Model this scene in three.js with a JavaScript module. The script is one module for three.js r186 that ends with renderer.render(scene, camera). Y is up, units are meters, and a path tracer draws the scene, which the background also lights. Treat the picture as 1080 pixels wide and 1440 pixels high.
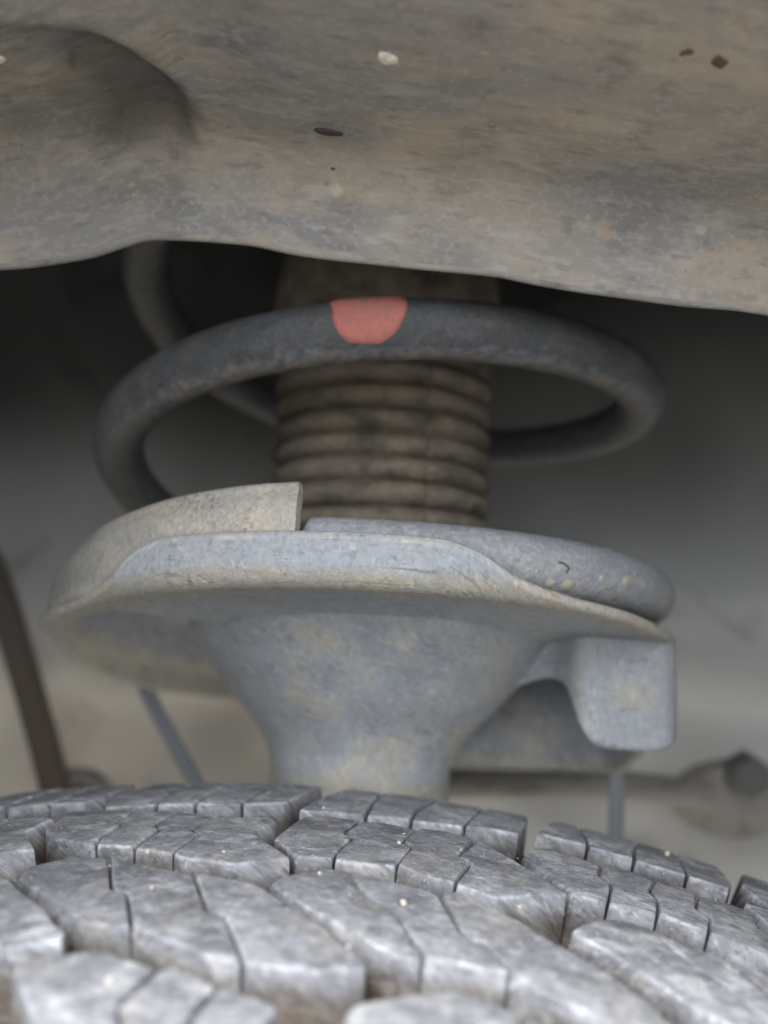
import * as THREE from 'three';
import { toCreasedNormals, mergeGeometries } from 'three/addons/utils/BufferGeometryUtils.js';

// ---------------------------------------------------------------- camera, sky, sun, exposure
const scene = new THREE.Scene();
const camera = new THREE.PerspectiveCamera(57.96, 0.75, 0.01, 50);
camera.position.set(0, 0, 0);
camera.lookAt(0, 0, -1);
camera.focus = 0.161;
camera.userData.fStop = 8.4;
const renderer = new THREE.WebGLRenderer({ antialias: true });
renderer.toneMapping = THREE.LinearToneMapping;
renderer.toneMappingExposure = 4.1;
renderer.shadowMap.enabled = true;
{ // overcast sky, a little brighter overhead; grey ground light below the horizon
  const W = 128, H = 64, d = new Float32Array(W * H * 4);
  for (let j = 0; j < H; j++) for (let i = 0; i < W; i++) {
    const el = ((j + 0.5) / H - 0.5) * Math.PI, s = Math.sin(el), o = (j * W + i) * 4;
    const k = s > 0 ? 0.52 + 1.56 * s : 0.33;   // overcast: brightest overhead
    d[o] = k * (s > 0 ? 0.975 : 1.0); d[o + 1] = k * (s > 0 ? 1.0 : 0.96); d[o + 2] = k * (s > 0 ? 1.045 : 0.88); d[o + 3] = 1;
  }
  const t = new THREE.DataTexture(d, W, H, THREE.RGBAFormat, THREE.FloatType);
  t.mapping = THREE.EquirectangularReflectionMapping; t.magFilter = THREE.LinearFilter; t.needsUpdate = true;
  scene.background = t; scene.environment = t;
}
const sun = new THREE.DirectionalLight(new THREE.Color(1, 0.965, 0.92), 0.9);
sun.position.set(-0.85, 2.0, 1.15);
sun.shadow.radius = 30; sun.castShadow = true;
sun.shadow.mapSize.set(2048, 2048);
Object.assign(sun.shadow.camera, { left: -0.6, right: 0.6, top: 0.6, bottom: -0.6, near: 0.1, far: 6 });
scene.add(sun, sun.target);

// ---------------------------------------------------------------- helpers
const F = 1300, V3 = (x, y, z) => new THREE.Vector3(x, y, z), RAD = Math.PI / 180;
const at = (px, py, depth) => V3(((px - 540) / F) * depth, ((720 - py) / F) * depth, -depth);   // a spot of the picture at a distance
const clamp = (x, a = 0, b = 1) => Math.min(b, Math.max(a, x)), lerp = (a, b, t) => a + (b - a) * t;
const ss = (a, b, x) => { const t = clamp((x - a) / (b - a)); return t * t * (3 - 2 * t); };
function rng(seed) { let s = seed | 0; return () => { s = (s + 0x6d2b79f5) | 0; let t = Math.imul(s ^ (s >>> 15), 1 | s); t = (t + Math.imul(t ^ (t >>> 7), 61 | t)) ^ t; return ((t ^ (t >>> 14)) >>> 0) / 4294967296; }; }
function table(pts) {          // smooth monotone interpolation through [x, y] pairs
  const n = pts.length, d = [], m = [];
  for (let i = 0; i < n - 1; i++) d[i] = (pts[i + 1][1] - pts[i][1]) / (pts[i + 1][0] - pts[i][0]);
  m[0] = d[0]; m[n - 1] = d[n - 2];
  for (let i = 1; i < n - 1; i++) m[i] = d[i - 1] * d[i] <= 0 ? 0 : 2 / (1 / d[i - 1] + 1 / d[i]);
  return (x) => {
    if (x <= pts[0][0]) return pts[0][1]; if (x >= pts[n - 1][0]) return pts[n - 1][1];
    let i = 0; while (x > pts[i + 1][0]) i++;
    const h = pts[i + 1][0] - pts[i][0], t = (x - pts[i][0]) / h, t2 = t * t, t3 = t2 * t;
    return (2 * t3 - 3 * t2 + 1) * pts[i][1] + (t3 - 2 * t2 + t) * h * m[i] + (-2 * t3 + 3 * t2) * pts[i + 1][1] + (t3 - t2) * h * m[i + 1];
  };
}
const hash = (x, y, s) => { let h = Math.imul(x, 374761393) + Math.imul(y, 668265263) + Math.imul(s, 974634721); h = Math.imul(h ^ (h >>> 13), 1274126177); return ((h ^ (h >>> 16)) >>> 0) / 4294967296; };
function pnoise(u, v, fx, fy, s) {   // tiles over 0..1
  const x = u * fx, y = v * fy, x0 = Math.floor(x), y0 = Math.floor(y); let a = x - x0, b = y - y0;
  a = a * a * (3 - 2 * a); b = b * b * (3 - 2 * b);
  const X0 = ((x0 % fx) + fx) % fx, Y0 = ((y0 % fy) + fy) % fy, X1 = (X0 + 1) % fx, Y1 = (Y0 + 1) % fy;
  return lerp(lerp(hash(X0, Y0, s), hash(X1, Y0, s), a), lerp(hash(X0, Y1, s), hash(X1, Y1, s), a), b);
}
function fbm(u, v, fx, fy, oct, s) { let t = 0, a = 0.5, n = 0; for (let i = 0; i < oct; i++) { t += a * pnoise(u, v, fx, fy, s + i * 17); n += a; a *= 0.55; fx *= 2; fy *= 2; } return t / n; }
const noise3 = (x, y, z, s) => { // plain value noise in space
  const x0 = Math.floor(x), y0 = Math.floor(y), z0 = Math.floor(z), q = (t) => t * t * (3 - 2 * t), a = q(x - x0), b = q(y - y0), c = q(z - z0);
  const g = (i, j, k) => hash(x0 + i, y0 + j, s + (z0 + k) * 131);
  return lerp(lerp(lerp(g(0, 0, 0), g(1, 0, 0), a), lerp(g(0, 1, 0), g(1, 1, 0), a), b), lerp(lerp(g(0, 0, 1), g(1, 0, 1), a), lerp(g(0, 1, 1), g(1, 1, 1), a), b), c);
};
const toS = (c) => 255 * (c <= 0.0031308 ? 12.92 * c : 1.055 * Math.pow(clamp(c), 1 / 2.4) - 0.055);
function tex(N, f, color) {
  const d = new Uint8Array(N * N * 4);
  for (let j = 0; j < N; j++) for (let i = 0; i < N; i++) {
    const c = f((i + 0.5) / N, (j + 0.5) / N), o = (j * N + i) * 4;
    if (color) { d[o] = toS(c[0]); d[o + 1] = toS(c[1]); d[o + 2] = toS(c[2]); } else d[o] = d[o + 1] = d[o + 2] = 255 * clamp(c);
    d[o + 3] = 255;
  }
  const t = new THREE.DataTexture(d, N, N); t.wrapS = t.wrapT = THREE.RepeatWrapping; t.magFilter = THREE.LinearFilter; t.minFilter = THREE.LinearMipmapLinearFilter; t.generateMipmaps = true;
  if (color) t.colorSpace = THREE.SRGBColorSpace; t.needsUpdate = true; return t;
}
const grain = (c, u, v, f, k, s) => { const g = 1 + k * (fbm(u, v, f, f, 3, s) - 0.5) * 2; return [c[0] * g, c[1] * g, c[2] * g]; };
const mix3 = (a, b, t) => [lerp(a[0], b[0], t), lerp(a[1], b[1], t), lerp(a[2], b[2], t)];
function dots(n, seed, rmin, rmax) { // scattered spots on a wrapping unit square, looked up through a small grid
  const R = rng(seed), G = 24, cells = Array.from({ length: G * G }, () => []);
  for (let i = 0; i < n; i++) {
    const p = { x: R(), y: R(), r: rmin + (rmax - rmin) * R() ** 3, k: R(), e: 0.6 + 0.8 * R() };
    const cx = Math.floor(p.x * G), cy = Math.floor(p.y * G);
    for (let a = -1; a <= 1; a++) for (let b = -1; b <= 1; b++) cells[((cy + a + G) % G) * G + ((cx + b + G) % G)].push(p);
  }
  return (u, v) => {
    let m = 0, k = 0;
    for (const p of cells[Math.floor(v * G) % G * G + (Math.floor(u * G) % G)]) {
      let dx = Math.abs(u - p.x), dy = Math.abs(v - p.y); dx = Math.min(dx, 1 - dx); dy = Math.min(dy, 1 - dy);
      const w = 1 - ss(0.6, 1.1, Math.hypot(dx * p.e, dy / p.e) / p.r); if (w > m) { m = w; k = p.k; }
    }
    return [m, k];
  };
}
const numberedNames = {};
function numbered(n) { const k = (numberedNames[n] = (numberedNames[n] ?? -1) + 1); return k ? n + '_' + String(k).padStart(3, '0') : n; }
function tag(o, label, category, kind, group) { o.userData = { label, category }; if (kind) o.userData.kind = kind; if (group) o.userData.group = group; return o; }
function mesh(name, geo, mat, parent = scene) { const m = new THREE.Mesh(geo, mat); m.name = parent === scene ? numbered(name) : name; m.castShadow = m.receiveShadow = true; parent.add(m); return m; }
function group(name, p = V3(0, 0, 0)) { const g = new THREE.Group(); g.name = numbered(name); g.position.copy(p); scene.add(g); return g; }
// a grid surface: f(i, j) -> Vector3; uv in units of `tile` metres along the grid; color(i, j, p) -> [r, g, b]
function grid(nu, nv, f, { tile = 0.1, color, closeU = false, uv } = {}) {
  const P = [], C = [], UV = [], I = [], pts = [];
  for (let j = 0; j <= nv; j++) for (let i = 0; i <= nu; i++) pts.push(f(i / nu, j / nv));
  const g = (i, j) => pts[j * (nu + 1) + i], acc = [];
  let meanU = 0;
  for (let j = 0; j <= nv; j++) { let s = 0; for (let i = 0; i <= nu; i++) { if (i) s += g(i, j).distanceTo(g(i - 1, j)); acc.push(s); } meanU = Math.max(meanU, s); }
  for (let i = 0; i <= nu; i++) { let s = 0; for (let j = 0; j <= nv; j++) { if (j) s += g(i, j).distanceTo(g(i, j - 1)); UV[(j * (nu + 1) + i) * 2 + 1] = s / tile; } }
  for (let j = 0; j <= nv; j++) for (let i = 0; i <= nu; i++) {
    const k = j * (nu + 1) + i, p = pts[k]; P.push(p.x, p.y, p.z);
    UV[k * 2] = (i / nu) * meanU / tile;
    if (uv) { const q = uv(i / nu, j / nv, p); UV[k * 2] = q[0]; UV[k * 2 + 1] = q[1]; }
    if (color) C.push(...color(i / nu, j / nv, p));
    if (i < nu && j < nv) I.push(k, k + 1, k + nu + 1, k + 1, k + nu + 2, k + nu + 1);
  }
  const G = new THREE.BufferGeometry();
  G.setAttribute('position', new THREE.Float32BufferAttribute(P, 3)); G.setAttribute('uv', new THREE.Float32BufferAttribute(UV, 2));
  if (color) G.setAttribute('color', new THREE.Float32BufferAttribute(C, 3));
  G.setIndex(I); G.computeVertexNormals();
  const N = G.attributes.normal;
  if (closeU) for (let j = 0; j <= nv; j++) { const a = j * (nu + 1), b = a + nu, n = V3(N.getX(a) + N.getX(b), N.getY(a) + N.getY(b), N.getZ(a) + N.getZ(b)).normalize(); N.setXYZ(a, n.x, n.y, n.z); N.setXYZ(b, n.x, n.y, n.z); }
  return G;
}
// a sheet with thickness: mid surface f(u, v), thickness th, rounded rims. Built as one closed loop across the section (front, rim, back, rim).
function sheet(nu, nv, f, th, opt = {}) {
  const e = 1e-3, nrm = (u, v) => {
    const a = f(Math.min(1, u + e), v).sub(f(Math.max(0, u - e), v)), b = f(u, Math.min(1, v + e)).sub(f(u, Math.max(0, v - e)));
    return a.cross(b).normalize();
  };
  const dirV = (u, v) => f(u, Math.min(1, v + e)).sub(f(u, Math.max(0, v - e))).normalize();
  const K = 5, total = 2 * nv + 2 * K, h = th / 2;
  const at2 = (u, t) => {
    const k = Math.round(t * total);
    let v, a, s = 0;                                      // a: angle from the front normal towards the outside of the rim
    if (k <= nv) { v = k / nv; a = 0; } else if (k <= nv + K) { v = 1; a = ((k - nv) / K) * Math.PI; s = 1; } else if (k <= 2 * nv + K) { v = 1 - (k - nv - K) / nv; a = Math.PI; } else { v = 0; a = Math.PI - ((k - 2 * nv - K) / K) * Math.PI; s = -1; }
    const p = f(u, v), n = nrm(u, v);
    p.addScaledVector(n, Math.cos(a) * h);
    if (s) p.addScaledVector(dirV(u, v), s * Math.sin(a) * h);
    return p;
  };
  const G = grid(nu, total, at2, opt);
  if (opt.caps) { // close both ends
    const parts = [G];
    for (const u of [0, 1]) {
      const rows = grid(1, nv, (a, v) => f(u, v).addScaledVector(nrm(u, v), (u ? 1 - 2 * a : 2 * a - 1) * h), { ...opt, color: opt.color && ((a, v, p) => opt.color(u, v * nv / total, p)) });
      parts.push(rows);
    }
    return mergeGeometries(parts);
  }
  return G;
}
function tube(pts, r, n = 60, rs = 16) { return new THREE.TubeGeometry(new THREE.CatmullRomCurve3(pts), n, r, rs, false); }

// ---------------------------------------------------------------- materials
const std = (o) => new THREE.MeshStandardMaterial({ roughness: 0.85, ...o });
const specks1 = dots(900, 5, 0.0012, 0.006), specks2 = dots(1500, 9, 0.001, 0.0035), specks3 = dots(140, 12, 0.004, 0.02);
const steelBump = tex(1024, (u, v) => 0.5 + 0.45 * (fbm(u, v, 24, 24, 5, 3) - 0.5) + 0.25 * (pnoise(u, v, 256, 256, 8) - 0.5) - 0.25 * specks1(u, v)[0]);
const steelMap = tex(1024, (u, v) => {          // dusty blue-grey paint, one tile is 0.1 m
  let c = mix3([0.27, 0.3, 0.345], [0.36, 0.39, 0.42], fbm(u, v, 6, 6, 6, 21));
  c = mix3(c, [0.43, 0.4, 0.34], 0.28 * ss(0.54, 0.8, fbm(u, v, 16, 24, 7, 40)));
  c = mix3(c, [0.5, 0.49, 0.46], 0.6 * ss(0.6, 0.8, fbm(u, v, 50, 60, 5, 66)));
  c = mix3(c, [0.2, 0.2, 0.21], 0.5 * ss(0.6, 0.85, fbm(u, v, 60, 50, 3, 81)));
  const a = specks1(u, v), b = specks3(u, v), e = specks2(u, v);
  c = mix3(c, a[1] < 0.5 ? [0.1, 0.09, 0.085] : [0.56, 0.53, 0.46], 0.3 * a[0]);
  if (e[1] > 0.6) c = mix3(c, [0.12, 0.11, 0.1], 0.45 * e[0]);
  c = grain(c, u, v, 150, 0.2, 1001);
  c = mix3(c, [0.13, 0.12, 0.11], 0.5 * ss(0.68, 0.76, fbm(u, v, 10, 150, 3, 1010)) * ss(0.45, 0.6, fbm(u, v, 8, 8, 3, 1020)));
  c = mix3(c, [0.6, 0.6, 0.6], 0.15 * ss(0.68, 0.78, fbm(u, v, 24, 160, 3, 1030)));
  return mix3(c, [0.52, 0.42, 0.29], 0.2 * b[0] * ss(0.35, 0.6, fbm(u, v, 80, 80, 3, 7)));
}, true);
const springMap = tex(1024, (u, v) => {         // worn paint under dust; vertex colours set how dusty, one tile is 0.1 m
  let c = mix3([0.25, 0.27, 0.3], [0.34, 0.36, 0.385], fbm(u, v, 8, 8, 6, 121));
  c = mix3(c, [0.48, 0.42, 0.34], 0.28 * ss(0.58, 0.76, fbm(u, v, 34, 34, 6, 140)));
  c = mix3(c, [0.55, 0.52, 0.47], 0.22 * ss(0.58, 0.75, fbm(u, v, 90, 90, 3, 150)));
  const a = specks1(u, v), e = specks2(u, v);
  c = mix3(c, a[1] < 0.45 ? [0.08, 0.075, 0.07] : [0.66, 0.57, 0.45], 0.3 * a[0]);
  c = grain(c, u, v, 130, 0.28, 1101);
  return mix3(c, [0.1, 0.1, 0.1], e[1] > 0.5 ? 0.5 * e[0] : 0);
}, true);
const padMap = tex(1024, (u, v) => {
  let c = mix3([0.33, 0.325, 0.305], [0.42, 0.41, 0.385], fbm(u, v, 7, 10, 6, 221));
  c = mix3(c, [0.47, 0.43, 0.35], 0.5 * ss(0.52, 0.72, fbm(u, v, 14, 20, 5, 240)));
  const p = specks2(u, v), q = specks1(u, v), z = ss(0.42, 0.62, fbm(u, v, 5, 5, 4, 260));
  c = mix3(c, [0.13, 0.125, 0.13], 0.9 * p[0] * lerp(0.3, 1, z)); c = mix3(c, [0.17, 0.165, 0.16], 0.55 * z * ss(0.5, 0.7, fbm(u, v, 120, 120, 3, 277)));
  c = grain(c, u, v, 140, 0.26, 1201);
  return mix3(c, q[1] < 0.5 ? [0.2, 0.19, 0.18] : [0.55, 0.5, 0.4], 0.6 * q[0] * z);
}, true);
const bootMap = tex(1024, (u, v) => {
  let c = mix3([0.2, 0.168, 0.13], [0.29, 0.25, 0.2], fbm(u, v, 8, 8, 6, 321));
  c = mix3(c, [0.09, 0.08, 0.065], 0.7 * ss(0.55, 0.75, fbm(u, v, 10, 20, 5, 340)));
  c = grain(c, u, v, 120, 0.3, 1301);
  return mix3(c, [0.32, 0.28, 0.22], 0.5 * ss(0.6, 0.78, fbm(u, v, 50, 50, 4, 360)));
}, true);
const tyreMap = tex(1024, (u, v) => {           // dusty matt rubber, one tile is 0.1 m
  let c = mix3([0.215, 0.222, 0.242], [0.3, 0.31, 0.333], ss(0.3, 0.7, fbm(u, v, 14, 18, 6, 421)));
  c = mix3(c, [0.52, 0.525, 0.545], 0.65 * ss(0.5, 0.74, fbm(u, v, 20, 34, 6, 440)));
  c = mix3(c, [0.13, 0.133, 0.15], 0.55 * ss(0.52, 0.74, fbm(u, v, 14, 26, 6, 450)));
  c = mix3(c, [0.5, 0.5, 0.5], 0.5 * ss(0.6, 0.76, fbm(u, v, 80, 120, 4, 465)));
  c = mix3(c, [0.12, 0.12, 0.13], 0.45 * ss(0.58, 0.74, fbm(u, v, 90, 130, 4, 455)));
  c = mix3(c, [0.34, 0.3, 0.25], 0.25 * ss(0.6, 0.76, fbm(u, v, 12, 12, 5, 470)));
  c = grain(c, u, v, 110, 0.28, 1401);
  const a = specks2(u, v); return mix3(c, a[1] < 0.5 ? [0.08, 0.08, 0.08] : [0.6, 0.59, 0.57], 0.5 * a[0]);
}, true);
const tyreBump = tex(1024, (u, v) => 0.5 + 0.6 * (fbm(u, v, 50, 70, 5, 503) - 0.5) + 0.3 * (pnoise(u, v, 220, 300, 530) - 0.5) + 0.25 * specks2(u, v)[0] * 0.6);
const tyreRough = tex(512, (u, v) => 0.5 + 0.55 * (fbm(u, v, 14, 18, 5, 540) - 0.3) + 0.32);
const panelMap = tex(2048, (u, v) => {          // one tile is 0.25 m; dirt smeared along the liner
  let c = mix3([0.205, 0.2, 0.193], [0.262, 0.238, 0.203], ss(0.3, 0.7, fbm(u, v, 6, 14, 7, 621)));
  c = mix3(c, [0.37, 0.305, 0.225], 0.6 * ss(0.48, 0.76, fbm(u, v, 12, 34, 7, 640)));
  c = mix3(c, [0.125, 0.125, 0.13], 0.4 * ss(0.5, 0.78, fbm(u, v, 14, 30, 7, 660)));
  c = mix3(c, [0.36, 0.345, 0.32], 0.4 * ss(0.52, 0.8, fbm(u, v, 50, 170, 5, 680)));
  c = mix3(c, [0.11, 0.105, 0.1], 0.4 * ss(0.54, 0.8, fbm(u, v, 60, 190, 5, 690)));
  c = mix3(c, [0.34, 0.33, 0.31], 0.35 * ss(0.5, 0.8, fbm(u, v, 260, 340, 3, 695)));
  const a = specks3(u, v), b = specks1(u, v), f = ss(0.45, 0.65, fbm(u, v, 150, 150, 3, 5));
  c = mix3(c, a[1] < 0.35 ? [0.11, 0.09, 0.08] : [0.45, 0.34, 0.22], 0.3 * a[0] * f);
  return mix3(c, b[1] < 0.5 ? [0.1, 0.095, 0.09] : [0.48, 0.42, 0.33], 0.4 * b[0] * f);
}, true);
const panelBump = tex(1024, (u, v) => 0.5 + 0.8 * (fbm(u, v, 14, 14, 6, 703) - 0.5));
const wallMap = tex(512, (u, v) => {
  let c = mix3([0.2, 0.212, 0.225], [0.29, 0.292, 0.288], fbm(u, v, 5, 5, 6, 821));
  return mix3(c, [0.12, 0.115, 0.11], 0.6 * ss(0.55, 0.75, fbm(u, v, 7, 7, 5, 840)));
}, true);
const M = {
  steel: std({ name: 'dusty blue grey paint', map: steelMap, bumpMap: steelBump, bumpScale: 0.00035, roughness: 0.78, vertexColors: true }),
  spring: std({ name: 'worn black spring paint', map: springMap, bumpMap: steelBump, bumpScale: 0.0005, roughness: 0.72, vertexColors: true }),
  red: std({ name: 'salmon red paint', color: new THREE.Color(0.66, 0.225, 0.19), map: tex(512, (u, v) => { const b = specks1(u, v), g = Math.hypot(u - 0.45, v - 0.36), s = ss(0.07, 0.05, g * (1 + 0.6 * (fbm(u, v, 20, 20, 3, 8) - 0.5))); let c = mix3([0.92, 0.92, 0.92], [0.72, 0.8, 0.8], fbm(u, v, 8, 8, 5, 77)); c = mix3(c, [0.25, 0.8, 0.85], 0.75 * s); c = mix3(c, [0.45, 0.85, 0.9], 0.6 * ss(0.5, 0.68, fbm(u, v, 16, 16, 5, 99)) * ss(0.8, 0.1, v)); c = mix3(c, [0.3, 0.75, 0.8], 0.5 * ss(0.62, 0.72, fbm(u, v, 40, 40, 3, 105))); return mix3(c, [0.2, 0.4, 0.4], b[1] < 0.25 ? 0.7 * b[0] : 0); }, true), roughness: 0.7, bumpMap: steelBump, bumpScale: 0.0003 }),
  pad: std({ name: 'dusty tan rubber', map: padMap, bumpMap: steelBump, bumpScale: 0.0006, roughness: 0.9, vertexColors: true }),
  boot: std({ name: 'dusty brown rubber', map: bootMap, bumpMap: steelBump, bumpScale: 0.0004, roughness: 0.9, vertexColors: true }),
  tyre: new THREE.MeshPhysicalMaterial({ name: 'dusty tread rubber', map: tyreMap, bumpMap: tyreBump, bumpScale: 0.00035, roughnessMap: tyreRough, roughness: 1, specularIntensity: 0.4, vertexColors: true }),
  panel: std({ name: 'dirty liner', color: new THREE.Color(1.2, 1.18, 1.14), map: panelMap, bumpMap: panelBump, bumpScale: 0.0005, roughness: 0.8, vertexColors: true }),
  wall: std({ name: 'dusty body steel', map: wallMap, roughness: 0.85, vertexColors: true }),
  rod: std({ name: 'dusty brown rod', color: new THREE.Color(0.13, 0.105, 0.085), roughness: 0.85, bumpMap: steelBump, bumpScale: 0.0005 }),
  blueRod: std({ name: 'grey blue rod', color: new THREE.Color(0.28, 0.3, 0.33), roughness: 0.8 }),
  arm: std({ name: 'rusty arm', color: new THREE.Color(1.35, 1.25, 1.12), map: wallMap, roughness: 0.9 }),
  darkMetal: std({ name: 'dark bolt steel', color: new THREE.Color(0.15, 0.147, 0.147), roughness: 0.6 }),
  grit: std({ name: 'pale grit', color: new THREE.Color(0.6, 0.59, 0.57), roughness: 0.8 }),
  mud: std({ name: 'pale mud', color: new THREE.Color(0.7, 0.66, 0.55), roughness: 0.9 }),
  fleck: std({ name: 'tan mud', color: new THREE.Color(0.44, 0.4, 0.32), roughness: 0.95 }),
  rust: std({ name: 'brown rust', color: new THREE.Color(0.13, 0.075, 0.05), roughness: 0.95 }),
  twig: std({ name: 'dark twig', color: new THREE.Color(0.06, 0.045, 0.045), roughness: 0.9 }),
};
const DUST = [1.15, 1.02, 0.82];
const tint = (k, c = [1, 1, 1], t = 0) => [k * lerp(1, c[0], t), k * lerp(1, c[1], t), k * lerp(1, c[2], t)];

// ---------------------------------------------------------------- the wheel well (structure)
{
  const prof = (u) => { const a = lerp(-150, 150, u) * RAD; return [0.235 * Math.sin(a) * (1 + 0.12 * Math.sin(a) ** 2), -0.2 - 0.2 * Math.cos(a)]; };
  const f = (u, v) => {
    const y = lerp(0.115, -0.32, v), [x, z] = prof(u), b = ss(-0.03, -0.09, y);
    const w = 0.02 * ss(-0.02, -0.07, y) * (noise3(x * 28, y * 34, 2, 14) - 0.5); return V3(x * (1 + 0.1 * b) + 0.004 * Math.sin(y * 60), y, z - 0.03 * b + w + 0.012 * Math.exp(-(((y + 0.065) / 0.012) ** 2)) * ss(0.3, 0.6, 1 - Math.abs(u - 0.5)));
  };
  const G = sheet(120, 90, f, 0.003, { tile: 0.3, color: (u, t, p) => { const d = ss(0.085, -0.095, p.y + 0.06 * (noise3(p.x * 18, p.y * 18, p.z * 18, 3) - 0.5) - 0.1 * p.x - 0.015), e = ss(-0.03, -0.09, p.y) * ss(0.08, -0.05, p.x); return tint(lerp(0.36, 2.1, d) * (0.85 + 0.3 * noise3(p.x * 40, p.y * 40, p.z * 40, 4)), [1.08, 1.0, 0.88], e); } });  // dark upper part is shade painted into the colour; paler dust lower down
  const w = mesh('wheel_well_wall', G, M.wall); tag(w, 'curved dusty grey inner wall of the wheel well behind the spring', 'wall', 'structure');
  const top = new THREE.Shape(); for (let i = 0; i <= 60; i++) { const [x, z] = prof(i / 60); top[i ? 'lineTo' : 'moveTo'](x * 1.02, -z); }
  const tg = new THREE.ExtrudeGeometry(top, { depth: 0.003, bevelEnabled: false }); tg.rotateX(-Math.PI / 2); tg.translate(0, 0.113, 0);
  tg.setAttribute('color', new THREE.Float32BufferAttribute(new Float32Array(tg.attributes.position.count * 3).fill(0.15), 3));
  mesh('wheel_well_roof', tg, M.wall).userData = { label: 'dark roof of the wheel well above the spring', category: 'wall', kind: 'structure' };
}

// ---------------------------------------------------------------- the liner across the top
const lipPx = table([[-500, 385], [-200, 380], [0, 372], [60, 366], [130, 356], [170, 343], [215, 331], [270, 330], [340, 336], [420, 352], [560, 368], [700, 382], [740, 390], [830, 405], [1080, 436], [1400, 470]]);
const LZ = 0.175;
function linerPoint(x, s) {                      // s: metres along the profile from the lip's lower edge
  const px = 540 + (F * x) / LZ, yb = ((720 - lipPx(px)) / F) * LZ, R = 0.012, H = 0.006;
  const a1 = (78 * RAD), arc = R * a1;
  let y, z;
  const lean = 0.12;
  if (s < H) { z = s * lean; y = s; } else if (s < H + arc) { const a = (s - H) / R; z = H * lean + R * (1 - Math.cos(a)); y = H + R * Math.sin(a); } else {
    const t = s - H - arc, T0 = 0.052, R2 = 0.012, b1 = 80 * RAD; z = H * lean + R * (1 - Math.cos(a1)); y = H + R * Math.sin(a1);
    const q = Math.min(t, T0); z += q * Math.sin(a1); y += q * Math.cos(a1);
    if (t > T0) { const b = Math.min((t - T0) / R2, b1), w = Math.max(0, t - T0 - R2 * b1), a = a1 - b; z += R2 * (Math.cos(a) - Math.cos(a1)) + w * Math.sin(a1 - b1); y += R2 * (Math.sin(a1) - Math.sin(a)) + w * Math.cos(a1 - b1); }
  }
  const p = V3(x, yb + y, -LZ + z);
  // hollow pressed into the liner on the left
  const q = Math.hypot((p.x + 0.085) / 0.052, (p.z + 0.163) / 0.031), w = ss(H, H + arc, s);
  p.y += 0.0042 * ss(1.03, 0.92, q) * w;
  p.y += 0.0006 * (noise3(p.x * 40, p.z * 40, 1, 5) - 0.5) * w + 0.0005 * (noise3(p.x * 90, p.z * 70, s * 40, 6) - 0.5);
  return p;
}
const SL = 0.2, linerS = (v) => SL * v ** 1.4;
{
  const g = group('wheel_arch_liner');
  tag(g, 'dirty grey brown wheel arch liner with a wavy lower lip across the top', 'arch liner');
  const G = sheet(220, 110, (u, v) => linerPoint(lerp(-0.2, 0.2, u), linerS(v)), 0.0022, {
    tile: 0.25, color: (u, t, p) => {
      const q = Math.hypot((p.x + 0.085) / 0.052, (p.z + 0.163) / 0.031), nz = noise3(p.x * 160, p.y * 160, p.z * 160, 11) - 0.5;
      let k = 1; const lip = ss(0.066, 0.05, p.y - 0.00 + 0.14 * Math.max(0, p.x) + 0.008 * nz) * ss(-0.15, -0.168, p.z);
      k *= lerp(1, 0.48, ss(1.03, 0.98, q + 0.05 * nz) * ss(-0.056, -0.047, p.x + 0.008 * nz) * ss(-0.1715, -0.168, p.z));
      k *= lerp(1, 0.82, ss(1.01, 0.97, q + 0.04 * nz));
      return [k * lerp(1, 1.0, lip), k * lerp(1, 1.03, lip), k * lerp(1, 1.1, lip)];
    } });
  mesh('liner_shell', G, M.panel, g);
  // specks stuck to it, found where the picture shows them
  const find = (px, py) => { let best = 1e9, r; for (let i = 0; i <= 300; i++) for (let j = 0; j <= 200; j++) { const x = lerp(-0.1, 0.1, i / 300), s = linerS((j / 200) * 0.75), p = linerPoint(x, s), d = (540 + (F * p.x) / -p.z - px) ** 2 + (720 - (F * p.y) / -p.z - py) ** 2; if (d < best) { best = d; r = p; } } return r; };
  const blob = (name, label, px, py, sx, sz, h, m, seed) => {
    const q = new THREE.IcosahedronGeometry(1, 3), P = q.attributes.position;
    for (let i = 0; i < P.count; i++) { const v = V3().fromBufferAttribute(P, i), k = 0.7 + 0.6 * noise3(v.x * 1.7 + seed, v.y * 1.7, v.z * 1.7, seed); P.setXYZ(i, v.x * sx * k, v.y * h * k, v.z * sz * k); }
    q.computeVertexNormals(); const o = mesh(name, q, m, g); o.position.copy(find(px, py)); o.position.y -= 0.0009; o.rotation.y = seed; o.userData.label = label;
  };
  blob('mud_splash', 'pale dried mud splash', 548, 75, 0.0022, 0.0014, 0.0006, M.mud, 1);
  blob('mud_splash', 'pale dried mud splash at the left edge', 0, 74, 0.001, 0.001, 0.0005, M.mud, 2);
  blob('rust_spot', 'small brown rust spot', 966, 62, 0.0011, 0.0009, 0.0004, M.rust, 3);
  blob('rust_spot', 'larger brown rust spot', 1016, 82, 0.002, 0.0012, 0.0004, M.rust, 4.2);
  blob('twig_scrap', 'dark scrap of twig', 463, 177, 0.003, 0.001, 0.0006, M.twig, 0.2);
  blob('mud_splash', 'small brown fleck', 467, 231, 0.0006, 0.0006, 0.0004, M.rust, 2.4);
}

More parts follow.
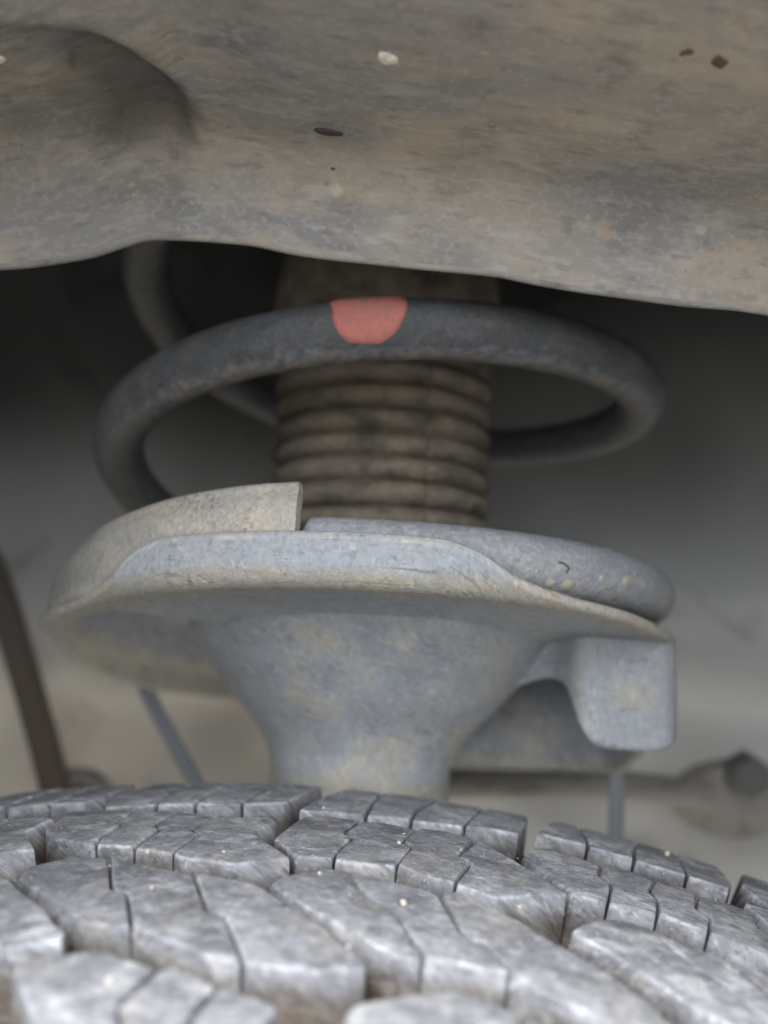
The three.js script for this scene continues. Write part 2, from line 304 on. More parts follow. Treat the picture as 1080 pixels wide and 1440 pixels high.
// ---------------------------------------------------------------- spring, in the spring's own frame
const SP = V3(-0.000512, 0.021229, -0.259098);
const frame = (tilt, roll) => new THREE.Quaternion().setFromAxisAngle(V3(0, 0, 1), roll * RAD).multiply(new THREE.Quaternion().setFromAxisAngle(V3(1, 0, 0), -tilt * RAD));
const QS = frame(13.65, -3.73), QB = frame(7.5, -2.2);
const proj = (p) => [540 + (F * p.x) / -p.z, 720 - (F * p.y) / -p.z];
const pol = (r, deg, h) => V3(r * Math.sin(deg * RAD), h, r * Math.cos(deg * RAD));
const heightAt = (x, z, py, Q = QS) => { let a = -0.2, b = 0.2; for (let i = 0; i < 40; i++) { const m = (a + b) / 2; if (proj(V3(x, m, z).applyQuaternion(Q).add(SP))[1] > py) a = m; else b = m; } return (a + b) / 2; };
const spotAt = (r, px, py, lo = -92, hi = 92) => { // angle and height on a cylinder about the spring axis, front half
  let best = 1e9, out; for (let d = lo; d <= hi; d += 0.25) { const p = pol(r, d, 0), h = heightAt(p.x, p.z, py), q = proj(pol(r, d, h).applyQuaternion(QS).add(SP)); if (Math.abs(q[0] - px) < best) { best = Math.abs(q[0] - px); out = [d, h]; } } return out; };
{
  const g = group('coil_spring', SP); g.quaternion.copy(QS);
  tag(g, 'dusty black coil spring with a salmon red paint mark around the bellows', 'spring');
  const hT = table([[-392, -0.0475], [-360, -0.0472], [-270, -0.0432], [-180, -0.0385], [-130, -0.0256], [-90, -0.0154], [-45, -0.0067], [0, 0], [45, 0.0055], [90, 0.0106], [135, 0.0161], [180, 0.0225], [225, 0.0302], [270, 0.0391], [300, 0.0456], [420, 0.066]]);
  const a0 = -371, a1 = 420, RW = 0.0063;
  const radius = (d) => 0.07 + 0.0016 * ss(-200, -300, d);
  const centre = (d) => pol(radius(d), d, hT(d));
  const skin = (d, psi, r) => { // psi: 0 outwards, 90 up
    const c = centre(d), t = centre(d + 0.5).sub(centre(d - 0.5)).normalize(), o = pol(1, d, 0), n = o.addScaledVector(t, -o.dot(t)).normalize(), b = V3().crossVectors(n, t).normalize(); if (b.y < 0) b.negate();
    return c.addScaledVector(n, r * Math.cos(psi)).addScaledVector(b, r * Math.sin(psi));
  };
  const nU = 900;
  const G = grid(nU, 40, (u, v) => {
    const d = lerp(a0, a1, u), psi = -v * 2 * Math.PI, e = Math.min(1, Math.sqrt(Math.max(0, 1 - (1 - clamp((u - 0) / 0.0022)) ** 2)));
    const crust = 0.0001 * ss(0.56, 0.75, noise3(d * 0.8, Math.cos(psi) * 5, Math.sin(psi) * 5, 31)) + 0.00008 * noise3(d * 1.3, Math.cos(psi) * 9, Math.sin(psi) * 9, 32);
    return skin(d, psi, Math.max(1e-5, RW * e + crust));
  }, { tile: 0.1, uv: (u, v) => [(u * (a1 - a0) * RAD * 0.07) / 0.1, (v * 2 * Math.PI * RW) / 0.1],
    color: (u, v, p) => {
      const d = lerp(a0, a1, u), psi = -v * 2 * Math.PI, low = ss(-140, -230, d), up = -Math.sin(psi), n = noise3(d * 0.25, Math.cos(psi) * 2, Math.sin(psi) * 2, 41) - 0.5, n2 = noise3(d * 0.9, Math.cos(psi) * 5, Math.sin(psi) * 5, 42) - 0.5;
      const dusty = clamp(0.1 + 0.55 * ss(-25, -85, d) * ss(-140, -90, d) + 0.35 * ss(20, 75, d) + 0.75 * ss(0.72, 1.0, Math.abs(up) + 0.35 * n2) + 0.25 * n);
      const k = lerp(lerp(0.2, 0.6, dusty), 1.0, low); return tint(k, [1.15, 1.0, 0.82], clamp(ss(0.86, 1.02, Math.abs(up) + 0.3 * n2) * (1 - low) + 0.25 * low * ss(0.2, -0.9, -up + n)));
    } });
  mesh('coil', G, M.spring, g);
  // bits stuck to the dusty lowest turn
  const onCoil = (px, py) => { let best = 1e9, o; for (let d = -368; d <= -255; d += 0.5) for (let a = -80; a <= 80; a += 4) { const q = proj(skin(d, a * RAD, RW).applyQuaternion(QS).add(SP)), e = (q[0] - px) ** 2 + (q[1] - py) ** 2; if (e < best) { best = e; o = [d, a * RAD]; } } return o; };
  const dabs = [[775, 820, 0.0011, 1], [797, 824, 0.0013, 2], [881, 816, 0.0011, 3], [742, 800, 0.0005, 4], [846, 812, 0.0008, 5]];
  for (const [px, py, size, seed] of dabs) {
    const [d, a] = onCoil(px, py), c = centre(d), k = 9;
    const gg = grid(20, 6, (u, v) => { const t = u * 2 * Math.PI, e = size * (0.75 + 0.5 * noise3(Math.cos(t) * 1.6 + seed * 7, Math.sin(t) * 1.6, seed, 33)) * v; return skin(d + (e * Math.cos(t)) / 0.07 / RAD, a - (e * Math.sin(t)) / RW, RW + 0.00025 * (1 - v * v * 0.9) * (0.8 + 0.4 * noise3(u * 9, v * 9, seed, k)) + 0.00003); }, { closeU: true });
    mesh('mud_fleck', gg, M.fleck, g);
  }
  { const pts = [[786, 790], [792, 792], [797, 795], [799, 800], [795, 804]].map(([x, y]) => { const [d, a] = onCoil(x, y); return skin(d, a, RW + 0.0002); }); mesh('fibre_scrap', tube(pts, 0.00014, 30, 8), M.twig, g).userData.label = 'dark curled scrap of fibre stuck to the lowest turn'; }
  { const pts = [[432, 757], [441, 752], [447, 749], [455, 750], [461, 755]].map(([x, y]) => { const [d, a] = onCoil(x, y); return skin(d, a, RW + 0.00005); }); mesh('crack', tube(pts, 0.00018, 30, 8), M.twig, g).userData.label = 'dark crack near the cut end of the lowest turn'; }
  // paint dab on the front of the coil
  const nx = 60, ny = 30, dC = -2.8;
  const dab = grid(nx, ny, (u, v) => {
    const t = lerp(-1, 1, u), w = 5.9, jag = 0.014 * Math.sin(u * 13) + 0.012 * Math.sin(u * 31 + 1);
    const q = 0.95 - (1.47 + jag) * Math.sqrt(Math.max(0, 1 - Math.abs(t) ** (t < 0 ? 3.6 : 2.3))), psi = lerp(80 * RAD, Math.asin(q) - 18 * RAD, v);
    const edge = Math.min(1, 8 * (1 - v) + 0.0, 8 * (1 - Math.abs(t)));
    return skin(dC + w * t + 0.25 * Math.sin(v * 9) * Math.abs(t), psi, RW + 0.00012 + 0.00042 * Math.sqrt(Math.max(0, edge)));
  }, { uv: (u, v) => [u, v] });
  { const I = dab.index.array; for (let i = 0; i < I.length; i += 3) { const t = I[i]; I[i] = I[i + 1]; I[i + 1] = t; } dab.computeVertexNormals(); }
  const m = mesh('paint_mark', dab, M.red, g); m.userData.label = 'salmon red paint mark on the front of the coil';
}

// ---------------------------------------------------------------- dust bellows
{
  const g = group('dust_bellows', SP); g.quaternion.copy(QB);
  tag(g, 'brown ribbed rubber dust bellows inside the coil spring', 'dust boot');
  const prof = []; const h0 = 0.0116, st = 0.00635;
  for (let n = -8; n <= 2; n++) for (let k = 0; k < 18; k++) { const t = k / 18, h = h0 + (n - 0.5 + t) * st; prof.push([h, 0.0252 + 0.0052 * Math.pow(Math.abs(Math.sin(Math.PI * t)), 0.4) + 0.0002 * Math.sin(n * 7)]); }
  const hb = prof[prof.length - 1][0];
  const bell = (list, name, label) => {
    const geo = grid(360, list.length - 1, (u, v) => {
      const d = lerp(0, 360, u), [h, r] = list[Math.round(v * (list.length - 1))], dd = ((d - 24 + 540) % 360) - 180;
      const seam = -0.0011 * Math.exp(-((dd / 1.1) ** 2)) + (dd > 0 && dd < 60 ? 0.0004 * (1 - dd / 60) : 0);
      return pol(r + seam + 0.00025 * (noise3(d * 0.15, h * 400, 0, 51) - 0.5), d, h + 0.0006 * Math.sin(d * RAD * 2 + h * 300) * 0.3);
    }, { tile: 0.1, closeU: true, color: (u, v, p) => { const n = noise3(p.x * 220, p.y * 220, p.z * 220, 61); return tint((name === 'upper_cup' ? 1.15 : 1) * (0.72 + 0.5 * n), [1.0, 1, 0.96], 0.5); } });
    const o = mesh(name, geo, M.boot, g); if (label) o.userData.label = label; return o;
  };
  bell(prof, 'ribbed_sleeve');
  const cp = table([[hb + 0.0012, 0.0275], [hb + 0.0035, 0.0308], [0.0365, 0.0318], [0.043, 0.0312], [0.049, 0.0293], [0.054, 0.0262], [0.058, 0.022], [0.07, 0.0205]]), cup = []; for (let k = 0; k <= 50; k++) { const h = lerp(hb + 0.0012, 0.07, k / 50); cup.push([h, cp(h)]); }
  bell(cup, 'upper_cup', 'smooth wider collar at the top of the bellows');
}

// ---------------------------------------------------------------- strut with spring seat
{
  const g = group('suspension_strut', SP); g.quaternion.copy(QS);
  tag(g, 'dusty blue grey suspension strut carrying the spring on a pressed seat', 'strut');
  const toS2 = QS.clone().invert().multiply(QB);
  const tubeG = grid(96, 30, (u, v) => pol(0.0214, u * 360, lerp(-0.05, -0.2, v)), { tile: 0.1, closeU: true, color: (u, v, p) => tint(0.95 + 0.2 * (noise3(p.x * 150, p.y * 150, p.z * 150, 71) - 0.5), DUST, 0.2) });
  const tb = mesh('strut_tube', tubeG, M.steel, g); tb.quaternion.copy(toS2);
  // pressed seat: flat ring, bend, lip raised at the front
  const rimT = table([[-180, 0.0815], [-110, 0.0842], [-75, 0.0845], [-50, 0.0815], [0, 0.0805], [40, 0.0805], [60, 0.0795], [100, 0.0795], [125, 0.08], [180, 0.0815]]), hp = table([[-180, -0.0655], [-140, -0.0635], [-110, -0.0622], [-85, -0.0612], [-60, -0.0592], [-35, -0.0562], [0, -0.0545], [25, -0.0543], [40, -0.0545], [60, -0.0552], [85, -0.0552], [110, -0.0575], [140, -0.0625], [180, -0.0655]]);
  const lip = table([[-180, 0.005], [-120, 0.0045], [-90, 0.0005], [-46, 0.0005], [-40, 0.0008], [-33, 0.0032], [-30, 0.0038], [0, 0.0037], [9, 0.0037], [11.5, 0.0033], [22, 0.0006], [30, 0.0005], [110, 0.0005], [140, 0.004], [180, 0.005]]);
  const bend = table([[-180, -75], [-130, -75], [-100, -40], [-85, -8], [-70, 4], [-52, 8], [-42, 30], [-33, 82], [-28, 86], [8, 86], [13, 80], [22, 40], [34, 10], [50, 4], [100, 2], [125, -40], [150, -75], [180, -75]]);
  const sec = (deg, s) => { // s along the section from the inside out
    const R0 = 0.004, rim = rimT(deg), sg = bend(deg) < 0 ? -1 : 1, ba = Math.abs(bend(deg)) * RAD, flat = rim - R0 - 0.034, arc = R0 * ba, L = flat + arc + lip(deg) + 0.0005;
    let r, h; const t = s * L;
    if (t < flat) { r = 0.034 + t; h = 0; } else if (t < flat + arc) { const a = (t - flat) / R0; r = 0.034 + flat + R0 * Math.sin(a); h = R0 * (1 - Math.cos(a)); } else { const q = t - flat - arc; r = 0.034 + flat + R0 * Math.sin(ba) + q * Math.cos(ba); h = R0 * (1 - Math.cos(ba)) + q * Math.sin(ba); }
    const dome = 0.012 * ss(0.078, 0.066, r) * ss(45, 80, Math.abs(deg)) * (deg > 0 && deg < 125 ? 0 : 1); return pol(r, deg, dome + hp(deg) * ss(0.02, 0.06, r) + -0.058 * (1 - ss(0.02, 0.06, r)) + h * sg);
  };
  const seatG = sheet(300, 60, (u, v) => sec(lerp(180, -180, u), 1 - (1 - v) ** 1.7 * 1), 0.0022, { tile: 0.1, color: (u, t, p) => {
    const r = Math.hypot(p.x, p.z), n = noise3(p.x * 170, p.y * 170, p.z * 170, 81) - 0.5, d = Math.atan2(p.x, p.z) / RAD, base = hp(d);
    const under = ss(0.0035, 0.0008, p.y - base + 0.0016 * n) * ss(0.066, 0.077, r + 0.004 * n);
    const edge = ss(0.455, 0.475, t) * ss(0.54, 0.52, t); return tint(1 + 0.12 * edge, [1.13, 1.0, 0.8], clamp(0.95 * under + 0.5 * edge * clamp(0.6 + n) + 0.05)); } });
  mesh('spring_seat', seatG, M.steel, g).userData.label = 'pressed steel spring seat with a lip raised at the front';
  // funnel, web and turned-down flange under the seat: one shell over a drop-shaped outline
  const rf = table([[-0.2, 0.0216], [-0.0935, 0.0216], [-0.088, 0.0221], [-0.082, 0.0248], [-0.072, 0.0338], [-0.0575, 0.046], [-0.04, 0.06]]);
  const bezel = [];
  const outline = (h) => {
    const r = rf(h), pts = []; for (let d = 165; d >= -360 + 385 - 360 + 0; d -= 5) pts.push(null);
    const out = []; for (let k = 0; k <= 66; k++) { const d = lerp(200, 388, k / 66) ; out.push(pol(r, 180 - (d - 200) * (300 / 188) - 25, 0)); }
    const e = out[out.length - 1], line = (a, b, n) => { for (let i = 1; i <= n; i++) out.push(a.clone().lerp(b, i / n)); };
    const k = ss(-0.085, -0.058, h), A = V3(0.0465, 0, lerp(0.014, 0.02, k)), B = V3(0.0502, 0, 0.0315), C = V3(0.0695, 0, 0.0305), D = V3(0.0728, 0, 0.0265), E = V3(0.0705, 0, -0.028);
    line(e, A, 24); line(A, B, 8); line(B, C, 16); line(C, D, 5); line(D, E, 24); line(E, out[0], 16);
    for (let it = 0; it < 5; it++) { const q = out.map((p) => p.clone()); for (let i = 60; i < out.length - 1; i++) out[i].copy(q[i - 1]).add(q[i + 1]).multiplyScalar(0.25).addScaledVector(q[i], 0.5); }
    return out;
  };
  const N0 = outline(-0.06).length - 1, cache = new Map();
  const ol = (h) => { const k = Math.round(h * 20000); if (!cache.has(k)) cache.set(k, outline(k / 20000)); return cache.get(k); };
  const arch = table([[0.01, 1110], [0.0215, 1045], [0.026, 1012], [0.033, 978], [0.0405, 954], [0.0448, 947], [0.048, 956], [0.0497, 990], [0.0511, 1030], [0.0545, 1044], [0.067, 1050], [0.0695, 1047], [0.0725, 1030]]);
  const hb = []; for (let i = 0; i <= N0; i++) {
    const p = ol(-0.075)[i]; let h;
    if (i <= 66) h = -0.097; else if (i <= 66 + 24 + 8 + 16 + 4) h = heightAt(p.x, p.z, arch(p.x)); else h = lerp(heightAt(0.0725, 0.02, 1034), -0.0865, ss(0.02, -0.02, p.z));
    hb.push(h);
  }
  for (let it = 0; it < 1; it++) { const q = hb.slice(); for (let i = 62; i < N0; i++) hb[i] = (q[i - 1] + 2 * q[i] + q[i + 1]) / 4; } hb[N0] = hb[0] = -0.09;
  const shell = (u, v) => {
    const x = u * N0, i = Math.min(N0 - 1, Math.floor(x)), f = x - i, bot = lerp(hb[i], hb[i + 1], f), ph = (() => { const p = ol(-0.06)[i]; return Math.atan2(p.x, p.z) / RAD; })();
    const rr = Math.hypot(ol(-0.06)[i].x, ol(-0.06)[i].z), kk = ss(0.02, 0.06, rr), top = hp(ph) * kk - 0.058 * (1 - kk) + (i > 92 ? -0.0002 : lerp(0.014, 0.0022, ss(14, 50, i))), h = lerp(top, bot, v), o = ol(h), p = o[i].clone().lerp(o[i + 1], f);
    if (i > 88) { const z = ss(0.3, 0, v); p.x += 0.0 * z; p.z += 0.0; }
    p.y = h; return p;
  };
  const shG = sheet(N0 * 2, 40, (u, v) => shell(1 - u, v), 0.0024, { tile: 0.1, color: (u, t, p) => { const n = noise3(p.x * 130, p.y * 130, p.z * 130, 91) - 0.5; return tint(1 + 0.25 * n, DUST, clamp(0.1 + 0.6 * ss(0.05, 0.3, n) + 0.8 * ss(0.47, 0.5, t) * ss(0.56, 0.52, t))); } });
  mesh('seat_funnel', shG, M.steel, g).userData.label = 'funnel shaped support with a turned-down flange on the right';
  // rubber pad standing up at the left front
  const topPts = [[78, 800], [98, 778], [150, 737], [230, 708], [330, 690], [418, 684]].map(([x, y]) => spotAt(0.0795, x, y)), a0 = topPts[topPts.length - 1][0];
  const tp = table([[-100, topPts[0][1] - 0.004], ...topPts.filter((p, i) => i === 0 || p[0] > topPts[i - 1][0] + 0.5)]);
  const padG = sheet(120, 24, (u, v) => { const d = lerp(-112, a0, u), b = hp(d) + 0.0018, t = tp(d); const h = lerp(t, b, v); return pol(0.0785 + 0.0008 * v - 0.0016 * ss(0.3, 0, v) + 0.0007 * (noise3(d * 0.12, v * 3, 0, 95) - 0.5), d + 0.5 * ss(0.75, 1, u) * Math.sin(v * 3) * 2 * 0.5, h); }, 0.0034, { tile: 0.1, caps: true, color: (u, t, p) => { const n = noise3(p.x * 100, p.y * 100, p.z * 100, 97) - 0.5; return tint(1 + 0.2 * n, DUST, 0.1 + n * 0.5); } });
  { const I = padG.index.array; for (let i = 0; i < I.length; i += 3) { const t = I[i]; I[i] = I[i + 1]; I[i + 1] = t; } padG.computeVertexNormals(); }
  mesh('rubber_pad', padG, M.pad, g).userData.label = 'speckled tan rubber pad standing up at the left front of the seat';
}

// ---------------------------------------------------------------- tyre
{
  const g = group('tyre', V3(-0.03965, -0.055, -0.105)); g.rotation.order = 'YXZ'; g.rotation.set(0.01945, -0.09817, 0);
  tag(g, 'dusty all-terrain tyre with chunky zigzag tread blocks below the strut', 'tyre');
  const R = 0.36101, DEPTH = 0.0085, crown = (w) => R - 0.6279 * w * w - 0.9 * Math.max(0, -w - 0.094) ** 1.4 - 14 * Math.max(0, w - 0.052) ** 2;
  const bendTo = (s, w, z) => { const r = crown(w) + z, a = s / R; return V3(r * Math.sin(a), r * Math.cos(a) - R, w); };
  // casing: groove floor, shoulders, sidewalls
  const pr = []; for (let k = 0; k <= 40; k++) { const w = lerp(-0.099, 0.075, k / 40); pr.push([w, crown(w) - DEPTH]); }
  const wA = -0.099, wB = 0.075, left = [], right = [];
  for (let k = 1; k <= 14; k++) { const t = k / 14; left.unshift([wA - 0.012 * Math.sin(t * Math.PI * 0.75), crown(wA) - DEPTH - 0.11 * t]); right.push([wB + 0.012 * Math.sin(t * Math.PI * 0.75), crown(wB) - DEPTH - 0.1 * t]); }
  const full = [...left, ...pr, ...right];
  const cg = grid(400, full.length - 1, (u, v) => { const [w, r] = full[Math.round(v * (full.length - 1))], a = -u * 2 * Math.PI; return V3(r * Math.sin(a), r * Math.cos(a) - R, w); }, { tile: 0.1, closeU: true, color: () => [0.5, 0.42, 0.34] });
  mesh('casing', cg, M.tyre, g).userData.label = 'grooved rubber carcass between and beside the tread blocks';
  // tread blocks: outlines along the circumference and across the tyre, in tenths of a millimetre; they were measured from the visible stretch and are repeated beyond it
  const row2 = [
    [[-276, -589], [-289, -715], [-175, -716], [-152, -699], [-160, -629], [-140, -610], [-148, -532], [-140, -495], [-232, -530]],
    [[-149, -699], [-78, -715], [-64, -700], [-84, -615], [-61, -589], [-69, -483], [-139, -495], [-146, -532], [-139, -610], [-159, -629]],
    [[-63, -700], [0, -695], [14, -676], [-1, -585], [20, -566], [10, -509], [7, -460], [-66, -479], [-58, -584], [-82, -615]],
    [[15, -676], [124, -687], [137, -666], [113, -587], [202, -473], [124, -426], [35, -438], [8, -457], [12, -509], [21, -566], [0, -585]],
    [[151, -563], [169, -680], [179, -713], [215, -732], [283, -725], [265, -636], [284, -609], [267, -516], [268, -491], [207, -483]],
    [[287, -722], [330, -731], [396, -713], [373, -625], [392, -600], [372, -494], [329, -485], [270, -491], [268, -516], [285, -609], [266, -637]],
    [[399, -715], [444, -720], [503, -702], [471, -588], [496, -563], [472, -476], [469, -451], [422, -460], [373, -492], [393, -601], [374, -625]],
    [[506, -699], [517, -701], [577, -620], [655, -503], [536, -425], [470, -452], [474, -476], [497, -564], [472, -588]],
    [[586, -650], [616, -730], [681, -731], [737, -704], [723, -639], [739, -600], [718, -509], [664, -504]],
    [[739, -702], [790, -722], [832, -690], [808, -621], [816, -583], [801, -518], [720, -509], [740, -601], [724, -640]],
    [[833, -688], [887, -700], [904, -672], [881, -591], [898, -560], [875, -488], [803, -519], [817, -584], [810, -622]],
    [[906, -670], [973, -678], [1000, -660], [985, -579], [1058, -470], [979, -450], [876, -486], [899, -562], [882, -593]]];
  const row3 = [
    [[-192, -327], [-207, -381], [-153, -438], [-90, -429], [-32, -300], [-4, -289], [43, -183], [10, -181], [-32, -191], [-92, -247]],
    [[-87, -429], [-14, -401], [67, -374], [129, -244], [154, -234], [203, -136], [212, -106], [153, -128], [100, -156], [45, -183], [-3, -289], [-31, -300]],
    [[69, -374], [162, -352], [187, -335], [235, -283], [297, -228], [333, -181], [361, -156], [365, -134], [308, -109], [216, -106], [204, -136], [155, -235], [130, -244]],
    [[190, -353], [203, -391], [263, -450], [299, -439], [338, -348], [380, -314], [429, -204], [431, -188], [404, -178], [360, -205], [272, -277]],
    [[301, -439], [358, -428], [443, -400], [483, -268], [512, -256], [546, -191], [540, -180], [483, -188], [434, -188], [430, -204], [381, -314], [339, -349]],
    [[447, -400], [472, -425], [520, -381], [562, -357], [587, -332], [630, -287], [676, -249], [725, -187], [745, -135], [655, -122], [566, -161], [549, -190], [513, -257], [484, -269]],
    [[640, -355], [661, -390], [694, -428], [729, -448], [770, -440], [810, -348], [842, -314], [892, -206], [868, -180], [793, -192], [762, -234], [688, -314]],
    [[773, -440], [814, -418], [880, -398], [924, -268], [954, -252], [990, -189], [985, -172], [898, -182], [894, -206], [845, -314], [812, -349]],
    [[883, -398], [950, -372], [1002, -340], [1060, -288], [1110, -249], [1160, -187], [1180, -135], [1090, -122], [993, -161], [990, -190], [956, -254], [926, -268]]];
  const row4 = [
    [[-63, -64], [-61, -80], [-3, -108], [31, -117], [113, -83], [97, 8], [108, 22], [130, 110], [60, 150], [30, 60]],
    [[118, -81], [133, -87], [169, -73], [196, -55], [183, 19], [215, 120], [134, 110], [109, 21], [99, 8]],
    [[201, -53], [250, -40], [279, -25], [268, 19], [290, 90], [330, 165], [260, 170], [219, 120], [187, 19]],
    [[351, -25], [360, -53], [392, -73], [418, -89], [478, -118], [515, -107], [554, -89], [540, 8], [570, 120], [490, 150], [400, 60]],
    [[559, -86], [576, -82], [612, -73], [639, -52], [626, 22], [650, 120], [575, 120], [545, 8]],
    [[644, -52], [693, -40], [722, -25], [711, 19], [735, 90], [770, 165], [700, 170], [654, 120], [631, 22]]];
  const row1 = [
    [[-230, -745], [-128, -752], [-133, -860], [-138, -990], [-200, -995], [-222, -930], [-250, -840]],
    [[-125, -752], [-50, -755], [-48, -840], [-28, -990], [-134, -990], [-130, -860]],
    [[-47, -755], [42, -765], [46, -820], [78, -990], [-24, -990], [-45, -840]],
    [[45, -765], [100, -785], [127, -800], [150, -890], [172, -990], [82, -990], [49, -820]],
    [[160, -748], [290, -758], [292, -850], [304, -995], [232, -990], [215, -950], [176, -830]],
    [[293, -758], [378, -770], [384, -850], [432, -995], [308, -995], [295, -850]],
    [[381, -770], [482, -785], [492, -840], [530, -995], [436, -995], [387, -850]],
    [[485, -788], [530, -792], [593, -805], [612, -880], [626, -985], [534, -995], [495, -840]],
    [[627, -830], [728, -818], [732, -850], [732, -995], [688, -995], [660, -930]],
    [[731, -818], [818, -806], [824, -850], [858, -995], [735, -995], [735, -850]],
    [[821, -806], [918, -795], [925, -830], [942, -995], [862, -995], [827, -850]],
    [[921, -795], [1000, -790], [1022, -840], [1034, -985], [946, -995], [928, -830]]];
  const shapes = new Map();
  const block = (poly, name, rnd, B = 0.00045) => {
    const P = poly.map((p) => (Array.isArray(p) ? new THREE.Vector2(p[0] * 1e-4, p[1] * 1e-4) : null)).filter(Boolean);
    if (THREE.ShapeUtils.area(P) < 0) P.reverse();
    // finer outline with slightly softened corners
    let L = []; for (let i = 0; i < P.length; i++) { const a = P[i], b = P[(i + 1) % P.length], n = Math.max(2, Math.ceil(a.distanceTo(b) / 0.0013)); for (let k = 0; k < n; k++) L.push(a.clone().lerp(b, k / n)); }
    const q = L.map((p) => p.clone()); L = L.map((p, i) => q[i].clone().multiplyScalar(0.7).addScaledVector(q[(i + 1) % q.length], 0.15).addScaledVector(q[(i + q.length - 1) % q.length], 0.15));
    const ng = L.length, rings = [[0, -DEPTH - 0.001], [0, -DEPTH * 0.65], [0, -DEPTH * 0.4], [0, -DEPTH * 0.2], [0, -B * 1.6], [B * 0.1, -B * 0.75], [B * 0.4, -B * 0.28], [B, 0], [B + 0.00035, 0]];
    const nIn = L.map((p, i) => { const a = L[(i + ng - 1) % ng], b = L[(i + 1) % ng], t = b.clone().sub(a).normalize(); return new THREE.Vector2(-t.y, t.x); });
    const draft = 0.0006, lift = (rnd() - 0.5) * 0.0004, tiltS = (rnd() - 0.5) * 0.014, cS = L.reduce((s, p) => s + p.x, 0) / ng;
    const pos = [], uv = [], col = [], idx = [], br = 0.9 + 0.25 * rnd(), ou = rnd() * 5, ov = rnd() * 5;
    rings.forEach(([ins, z], k) => L.forEach((p, i) => {
      const o = ins + 0.00017 - draft * clamp(-z / DEPTH), s = p.x + nIn[i].x * o, w = p.y + nIn[i].y * o, zz = k > 3 ? z + lift + tiltS * (s - cS) : z, v = bendTo(s, w, zz);
      pos.push(v.x, v.y, v.z); uv.push((s + 0.6 * z) / 0.1 + ou, (w - 0.8 * z) / 0.1 + ov);
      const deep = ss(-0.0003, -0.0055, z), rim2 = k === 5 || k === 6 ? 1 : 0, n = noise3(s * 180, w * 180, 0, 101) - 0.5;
      const kk = br * (1 + 0.4 * rim2 * clamp(0.5 + n * 2.5)); const dm = clamp(deep + 0.5 * n * (deep > 0.02 ? 1 : 0)); col.push(kk * lerp(1, 0.48, dm), kk * lerp(1, 0.4, dm), kk * lerp(1, 0.32, dm));  // brown groove mud, with groove shade painted in as the walls go deeper
      if (k) { const a = (k - 1) * ng + i, b = (k - 1) * ng + (i + 1) % ng, c = k * ng + i, d = k * ng + (i + 1) % ng; idx.push(a, b, c, b, d, c); }
    }));
    // top: a finely cut inside so that the worn face can undulate
    const base = (rings.length - 1) * ng, top = L.map((p, i) => new THREE.Vector2(p.x + nIn[i].x * (B + 0.00052), p.y + nIn[i].y * (B + 0.00052)));
    for (const t of THREE.ShapeUtils.triangulateShape(top, [])) idx.push(base + t[0], base + t[1], base + t[2]);
    const G = new THREE.BufferGeometry();
    G.setAttribute('position', new THREE.Float32BufferAttribute(pos, 3)); G.setAttribute('uv', new THREE.Float32BufferAttribute(uv, 2)); G.setAttribute('color', new THREE.Float32BufferAttribute(col, 3)); G.setIndex(idx);
    // the outline runs so that its inside is on the left; flip if the top faces inwards
    G.computeVertexNormals(); if (G.attributes.normal.getY(base) < 0) { for (let i = 0; i < idx.length; i += 3) { const t = idx[i]; idx[i] = idx[i + 1]; idx[i + 1] = t; } G.setIndex(idx); G.computeVertexNormals(); }
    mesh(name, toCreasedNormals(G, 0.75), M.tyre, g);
  };
  const rnd = rng(77), P1 = 1290;   // three pitches
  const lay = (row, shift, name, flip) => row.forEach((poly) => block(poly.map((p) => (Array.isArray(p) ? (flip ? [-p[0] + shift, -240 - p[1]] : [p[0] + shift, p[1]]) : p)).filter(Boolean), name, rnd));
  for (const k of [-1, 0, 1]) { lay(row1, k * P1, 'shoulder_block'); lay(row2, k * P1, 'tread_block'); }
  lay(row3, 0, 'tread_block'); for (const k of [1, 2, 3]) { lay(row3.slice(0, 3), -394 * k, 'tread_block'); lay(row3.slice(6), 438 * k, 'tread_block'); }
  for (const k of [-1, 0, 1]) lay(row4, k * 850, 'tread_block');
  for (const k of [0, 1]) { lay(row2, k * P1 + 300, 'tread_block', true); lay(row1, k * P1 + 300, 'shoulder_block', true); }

  // grit lying on the tread
  const q = new THREE.IcosahedronGeometry(1, 1), rg = rng(5), n = 280, I = new THREE.InstancedMesh(q, M.grit, n), o = new THREE.Object3D(), c = new THREE.Color();
  g.updateMatrixWorld(true);
  for (let i = 0; i < n; i++) {
    const s = lerp(-0.08, 0.12, rg()), w = lerp(-0.097, 0.01, rg()), b = 0.00007 + 0.00036 * rg() ** 9, p = bendTo(s, w, b * 0.3).applyMatrix4(g.matrixWorld);
    o.position.copy(p); o.scale.set(b * (0.8 + 0.6 * rg()), b * 0.8, b * (0.8 + 0.6 * rg())); o.rotation.set(rg() * 6, rg() * 6, rg() * 6); o.updateMatrix(); I.setMatrixAt(i, o.matrix);
    c.setRGB(1, lerp(0.86, 1, rg()), lerp(0.7, 1, rg())); I.setColorAt(i, c);
  }
  I.name = 'grit'; I.castShadow = true; scene.add(I); tag(I, 'pale grains of grit lying on the tyre tread', 'grit', 'stuff');
}

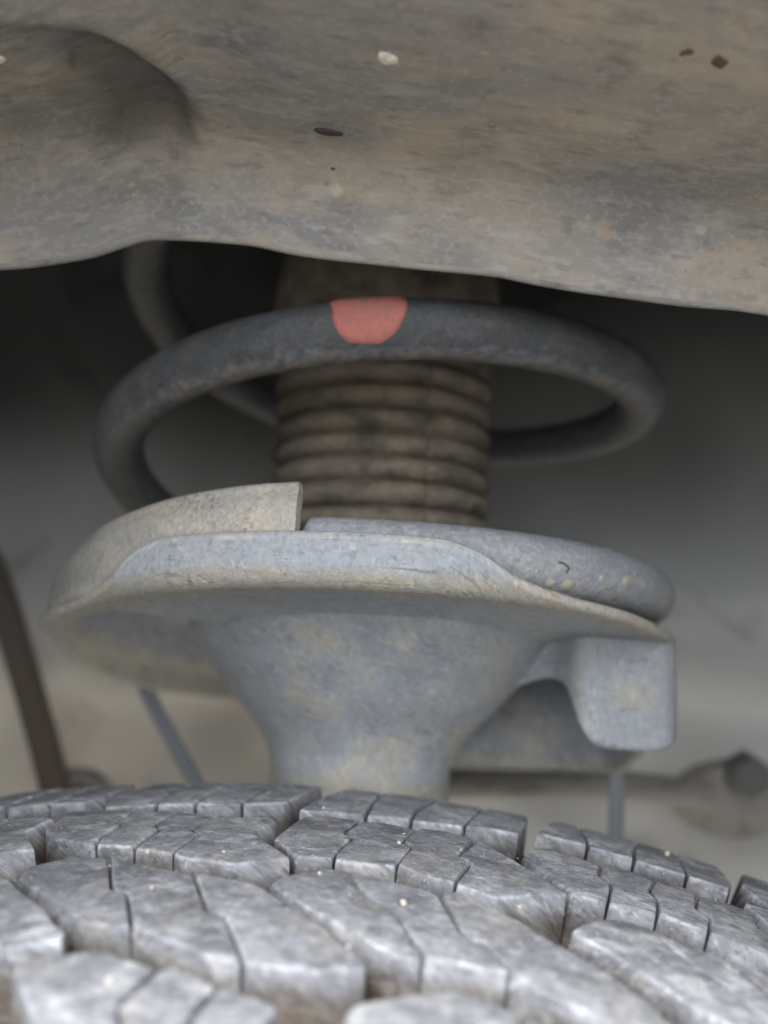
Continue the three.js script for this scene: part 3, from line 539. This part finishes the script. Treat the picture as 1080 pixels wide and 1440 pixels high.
// ---------------------------------------------------------------- parts of the suspension far behind, out of focus
{
  const a = mesh('brake_pipe', tube([at(-75, 640, 0.36), at(-22, 770, 0.36), at(20, 900, 0.355), at(52, 1010, 0.35), at(80, 1120, 0.345), at(95, 1220, 0.34)], 0.0056, 60), M.rod);
  tag(a, 'dark brown rod running down along the left edge behind the tyre', 'rod');
  const b = mesh('link_rod', tube([at(190, 930, 0.3), at(210, 980, 0.3), at(245, 1045, 0.298), at(285, 1120, 0.295), at(320, 1200, 0.29)], 0.0024, 50), M.blueRod);
  tag(b, 'thin blue grey rod between the spring seat and the tyre at left', 'rod');
  const bush = group('rubber_bush', at(110, 1118, 0.36)); tag(bush, 'pale round bush showing just above the tyre at left beside the brown rod', 'bush');
  const ring = new THREE.TorusGeometry(0.0085, 0.0035, 14, 40); mesh('bush_ring', ring, M.arm, bush).scale.set(1.15, 0.9, 1);
  const pin = new THREE.CylinderGeometry(0.0035, 0.0035, 0.02, 20); pin.rotateX(Math.PI / 2); mesh('pin', pin, M.arm, bush);
  // control arm with its bolt on the right
  const arm = group('control_arm', at(1035, 1100, 0.33)); tag(arm, 'brown rusty arm running across the back at lower right with a dark bolt', 'control arm');
  const O = arm.position.clone(), loc = (px, py, d) => at(px, py, d).sub(O);
  const bar = new THREE.TubeGeometry(new THREE.CatmullRomCurve3([loc(560, 1100, 0.335), loc(720, 1103, 0.335), loc(880, 1106, 0.333), loc(1000, 1120, 0.33)]), 40, 0.0052, 14); mesh('arm_bar', bar, M.arm, arm);
  const eye = new THREE.CylinderGeometry(0.016, 0.0175, 0.012, 40); eye.rotateX(Math.PI / 2); const em = mesh('arm_eye', eye, M.arm, arm); em.position.copy(loc(1030, 1125, 0.332)); em.scale.set(1.25, 0.8, 0.6);
  const hex = new THREE.CylinderGeometry(0.0068, 0.0072, 0.01, 6); hex.rotateX(Math.PI / 2); mesh('bolt', hex, M.darkMetal, arm).position.copy(loc(1052, 1088, 0.32));
  const st = mesh('support_pin', tube([at(866, 1030, 0.26), at(867, 1090, 0.262), at(866, 1190, 0.265)], 0.0022, 20), M.blueRod);
  tag(st, 'short pale pin hanging below the right end of the spring seat', 'pin');
}
renderer.render(scene, camera);
